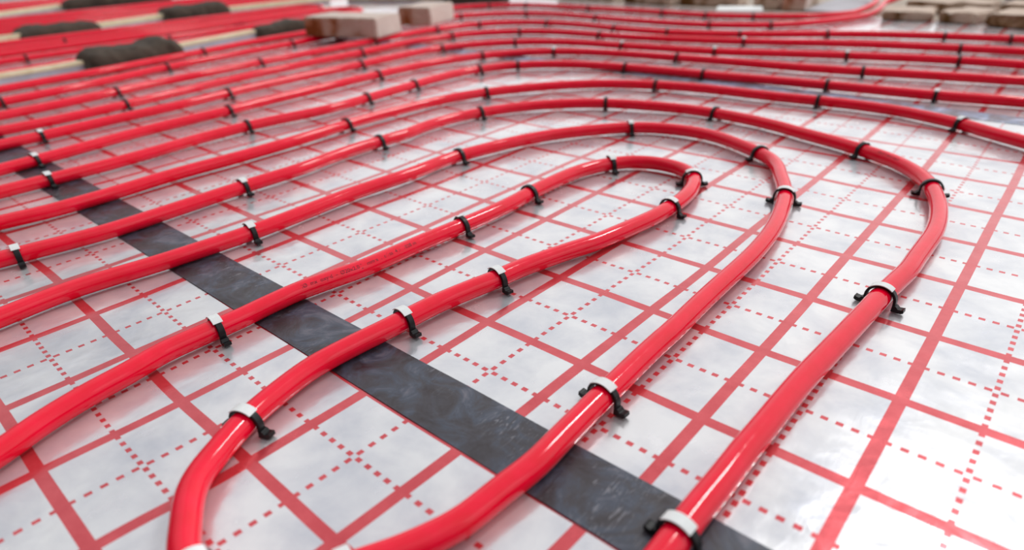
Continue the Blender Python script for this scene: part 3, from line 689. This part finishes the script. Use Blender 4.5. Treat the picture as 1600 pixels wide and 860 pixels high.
# ------------------------------------------------------------------ battens, mortar, bricks, stones
def block(name, L, W, H, m, chips=0.004, seed=0, bev=0.004, parent=None):
    bm = bmesh.new(); bmesh.ops.create_cube(bm, size=1.0)
    for v in bm.verts: v.co = Vector((v.co.x * L, v.co.y * W, (v.co.z + 0.5) * H))
    bmesh.ops.bevel(bm, geom=list(bm.edges), offset=bev, segments=2, affect='EDGES')
    bmesh.ops.subdivide_edges(bm, edges=list(bm.edges), cuts=5, use_grid_fill=True)
    for v in bm.verts:
        if v.co.z > 0.003 or True:
            n = noise.noise_vector(v.co * 22 + Vector((seed * 7.3, seed, 0)))
            k = chips * (0.5 + noise.noise(v.co * 60 + Vector((seed, 0, 3))))
            z0 = v.co.z
            v.co += n * k
            if z0 < 0.002: v.co.z = max(0.0, v.co.z)
            v.co.z = max(0.0, v.co.z)
    return bm_obj(name, bm, m, parent, False)

def lump(L, W, H, seed, m):
    bm = bmesh.new(); nu, nv = 40, 16; grid = []
    for i in range(nu + 1):
        row = []
        for j in range(nv + 1):
            u = i / nu * 2 - 1; a = PI * j / nv
            e = max(0.0, 1 - abs(u) ** 9) ** 0.45
            w = math.copysign(abs(math.cos(a)) ** 0.55, math.cos(a)); h = math.sin(a) ** 0.4 if 0 < j < nv else 0
            p = Vector((u * L / 2, w * W / 2 * (0.55 + 0.45 * e), h * H * e))
            n = noise.noise(p * 13 + Vector((seed, 0, 0))) * 0.22 + noise.noise(p * 60 + Vector((seed, 5, 0))) * 0.10
            p.z = max(0.0, p.z * (1 + n)); p.y *= 1 + n * 0.5
            row.append(bm.verts.new(p))
        grid.append(row)
    for i in range(nu):
        for j in range(nv):
            bm.faces.new((grid[i][j], grid[i + 1][j], grid[i + 1][j + 1], grid[i][j + 1]))
    for i in range(nu):
        bm.faces.new((grid[i][0], grid[i][nv], grid[i + 1][nv], grid[i + 1][0]))
    bm.faces.new(grid[0]); bm.faces.new(grid[-1])
    bmesh.ops.remove_doubles(bm, verts=bm.verts, dist=1e-6)
    return bm_obj('mortar_lump', bm, m, None, True)

def place(o, x, y, z, rz, label, cat, group=None):
    o.location = (x, y, z); o.rotation_euler = (0, 0, rz)
    return tag(o, label, cat, group)

def batten(x0, y0, x1, y1, label, w=0.026, h=0.026, t=0.009):
    L = math.hypot(x1 - x0, y1 - y0)
    o = empty('wooden_batten', (0, 0, 0))
    block('edge_profile', L, w, h - t, M['profile'], 0.0008, x0, 0.0015, o)
    lath = block('lath', L, w + 0.004, t, M['wood'], 0.0005, x0 + 1, 0.001, o)
    lath.location = (0, 0, h - t); lath['label'] = 'cream wooden top'
    return place(o, (x0 + x1) / 2, (y0 + y1) / 2, 0.0, math.atan2(y1 - y0, x1 - x0), label, 'batten', 'wooden screed battens')
def mortar(x0, y0, x1, y1, w, h, seed, label):
    L = math.hypot(x1 - x0, y1 - y0)
    o = lump(L, w, h, seed, M['mortar'])
    return place(o, (x0 + x1) / 2, (y0 + y1) / 2, 0.0, math.atan2(y1 - y0, x1 - x0), label, 'mortar lump', 'mortar lumps under the battens')
# nearest row
batten(-1.60, -0.35, -1.650, 0.252, 'cream wooden batten at the left edge, nearest row')
mortar(-1.645, 0.250, -1.655, 0.500, 0.125, 0.052, 1, 'large dark brown mortar lump between two battens of the nearest row')
batten(-1.695, 0.51, -1.760, 0.795, 'cream wooden batten between the two mortar lumps of the nearest row')
mortar(-1.765, 0.80, -1.72, 1.02, 0.09, 0.040, 2, 'dark mortar lump behind the left end of the left brick')
# middle row
batten(-2.455, -0.2, -2.485, 0.345, 'cream batten stub at the left edge, middle row', t=0.017)
mortar(-2.50, 0.33, -2.52, 0.60, 0.12, 0.042, 3, 'dark mortar lump in the middle row, upper left')
batten(-2.54, 0.585, -2.60, 0.875, 'pale wooden batten between the two mortar lumps of the middle row', t=0.017)
mortar(-2.60, 0.87, -2.58, 1.14, 0.13, 0.050, 4, 'dark mortar lump at the right of the middle row')
batten(-2.57, 1.13, -2.52, 1.62, 'cream batten at the right end of the middle row', t=0.017)
# far row
mortar(-3.50, 0.15, -3.52, 0.52, 0.14, 0.050, 5, 'dark mortar lump in the top left corner, farthest row')
batten(-3.50, 0.51, -3.66, 0.83, 'tan wooden batten of the farthest row at the top left', t=0.017)
mortar(-3.66, 0.84, -3.60, 1.35, 0.14, 0.050, 6, 'long dark mortar lump of the farthest row at the top edge')
mortar(-1.93, 1.80, -1.72, 2.00, 0.11, 0.055, 7, 'dark mortar lump at the top edge, right of the second brick')
batten(-2.42, 1.66, -1.95, 1.86, 'cream batten at the top edge behind the second brick', t=0.017)

# two loose bricks lying across the pipes
Z_ON = 0.0190
def brick_at(fx0, fy0, fx1, fy1, depth, h, seed, label, z=Z_ON, m='brick', group='loose bricks', name='brick', chips=0.003):
    a = Vector((fx0, fy0)); b = Vector((fx1, fy1)); d = (b - a).normalized(); n = Vector((-d.y, d.x))
    c = (a + b) / 2 + n * depth / 2
    o = block(name, (b - a).length, depth, h, M[m], chips, seed, 0.004)
    return place(o, c.x, c.y, z, math.atan2(d.y, d.x), label, name.split('_')[-1], group)
brick_at(-1.511, 0.827, -1.263, 0.901, 0.13, 0.054, 1, 'orange brown clay brick lying across the pipes, left of two')
brick_at(-1.428, 1.122, -1.318, 1.160, 0.17, 0.054, 6, 'clay brick with pale dusty end lying across the pipes, right of two')

# stones and bricks beyond the foil, top right
brick_at(-0.215, 1.975, -0.085, 1.992, 0.15, 0.026, 11, 'rough brown stone at the left end of the near stone row, top right', 0.0, 'stone', 'rubble row at the top right', 'building_stone', 0.010)
brick_at(-0.072, 1.996, 0.022, 1.966, 0.16, 0.030, 12, 'rough stone in the middle of the near row, top right', 0.0, 'stone', 'rubble row at the top right', 'building_stone', 0.012)
brick_at(0.052, 1.950, 0.37, 1.890, 0.17, 0.034, 13, 'long brown stone with dark face at the right edge of the photo', 0.0, 'stone', 'rubble row at the top right', 'building_stone', 0.012)
for i, (x0, y0, x1, y1, lab) in enumerate(((-0.20, 2.18, 0.03, 2.17, 'pale dusty stone behind the near row, left of two'), (0.05, 2.17, 0.36, 2.13, 'pale dusty stone behind the near row, right of two'),
                                           (-0.15, 2.36, 0.00, 2.355, 'dusty stone in the back row at the top edge'))):
    brick_at(x0, y0, x1, y1, 0.13, 0.036, 20 + i, lab, 0.0, 'stone', 'rubble row at the top right', 'building_stone', 0.010)
brick_at(0.02, 2.52, 0.42, 2.44, 0.25, 0.22, 31, 'smooth grey block at the top right corner', 0.0, 'grey', 'grey site material', 'grey_block', 0.004)
# row along the middle of the top edge
for i, (x0, y0, x1, y1, m, lab) in enumerate((
        (-0.66, 2.085, -0.575, 2.09, 'stone', 'pale stone beside the white board at the top edge'),
        (-0.560, 2.085, -0.485, 2.095, 'brick', 'small brown brick at the top edge, right of the white board'),
        (-0.60, 2.24, -0.52, 2.24, 'stone', 'tan stone left of the grey foil flap'),
        (-1.20, 2.10, -0.98, 2.08, 'stone', 'beige stone at the top edge above the arching pipes, left of two'),
        (-0.95, 2.10, -0.73, 2.12, 'stone', 'beige stone at the top edge above the arching pipes, right of two'),
        (-1.58, 2.16, -1.26, 2.12, 'stone', 'long beige stone at the top edge near the dark mortar'))):
    brick_at(x0, y0, x1, y1, 0.11, 0.05, 40 + i, lab, 0.0, m, 'stones along the top edge', 'building_stone' if m == 'stone' else 'brick', 0.006)
o = block('white_board', 0.150, 0.13, 0.012, M['white'], 0.0006, 3, 0.002)
place(o, -0.668, 1.995, 0.0012, 0.40, 'bright white board offcut lying behind the far pipes', 'board')
# crumpled grey flap of foil rising towards the pipe ends
bm = bmesh.new(); rows = []
for i in range(19):
    row = []
    for j in range(13):
        u, v = i / 18, j / 12
        x = -0.49 + 0.15 * u + 0.01 * v; y = 2.085 + 0.34 * v
        z = 0.003 + 0.010 * v + 0.004 * noise.noise(Vector((x * 14, y * 10, 2))) * v
        row.append(bm.verts.new((x, y, max(0.002, z))))
    rows.append(row)
for i in range(18):
    for j in range(12):
        bm.faces.new((rows[i][j], rows[i + 1][j], rows[i + 1][j + 1], rows[i][j + 1]))
o = bm_obj('foil_flap', bm, M['grey'], None, True)
md = o.modifiers.new('thickness', 'SOLIDIFY'); md.thickness = 0.001; md.offset = 0
tag(o, 'grey crumpled sheet flap beside the rising pipe ends, top right', 'sheet')
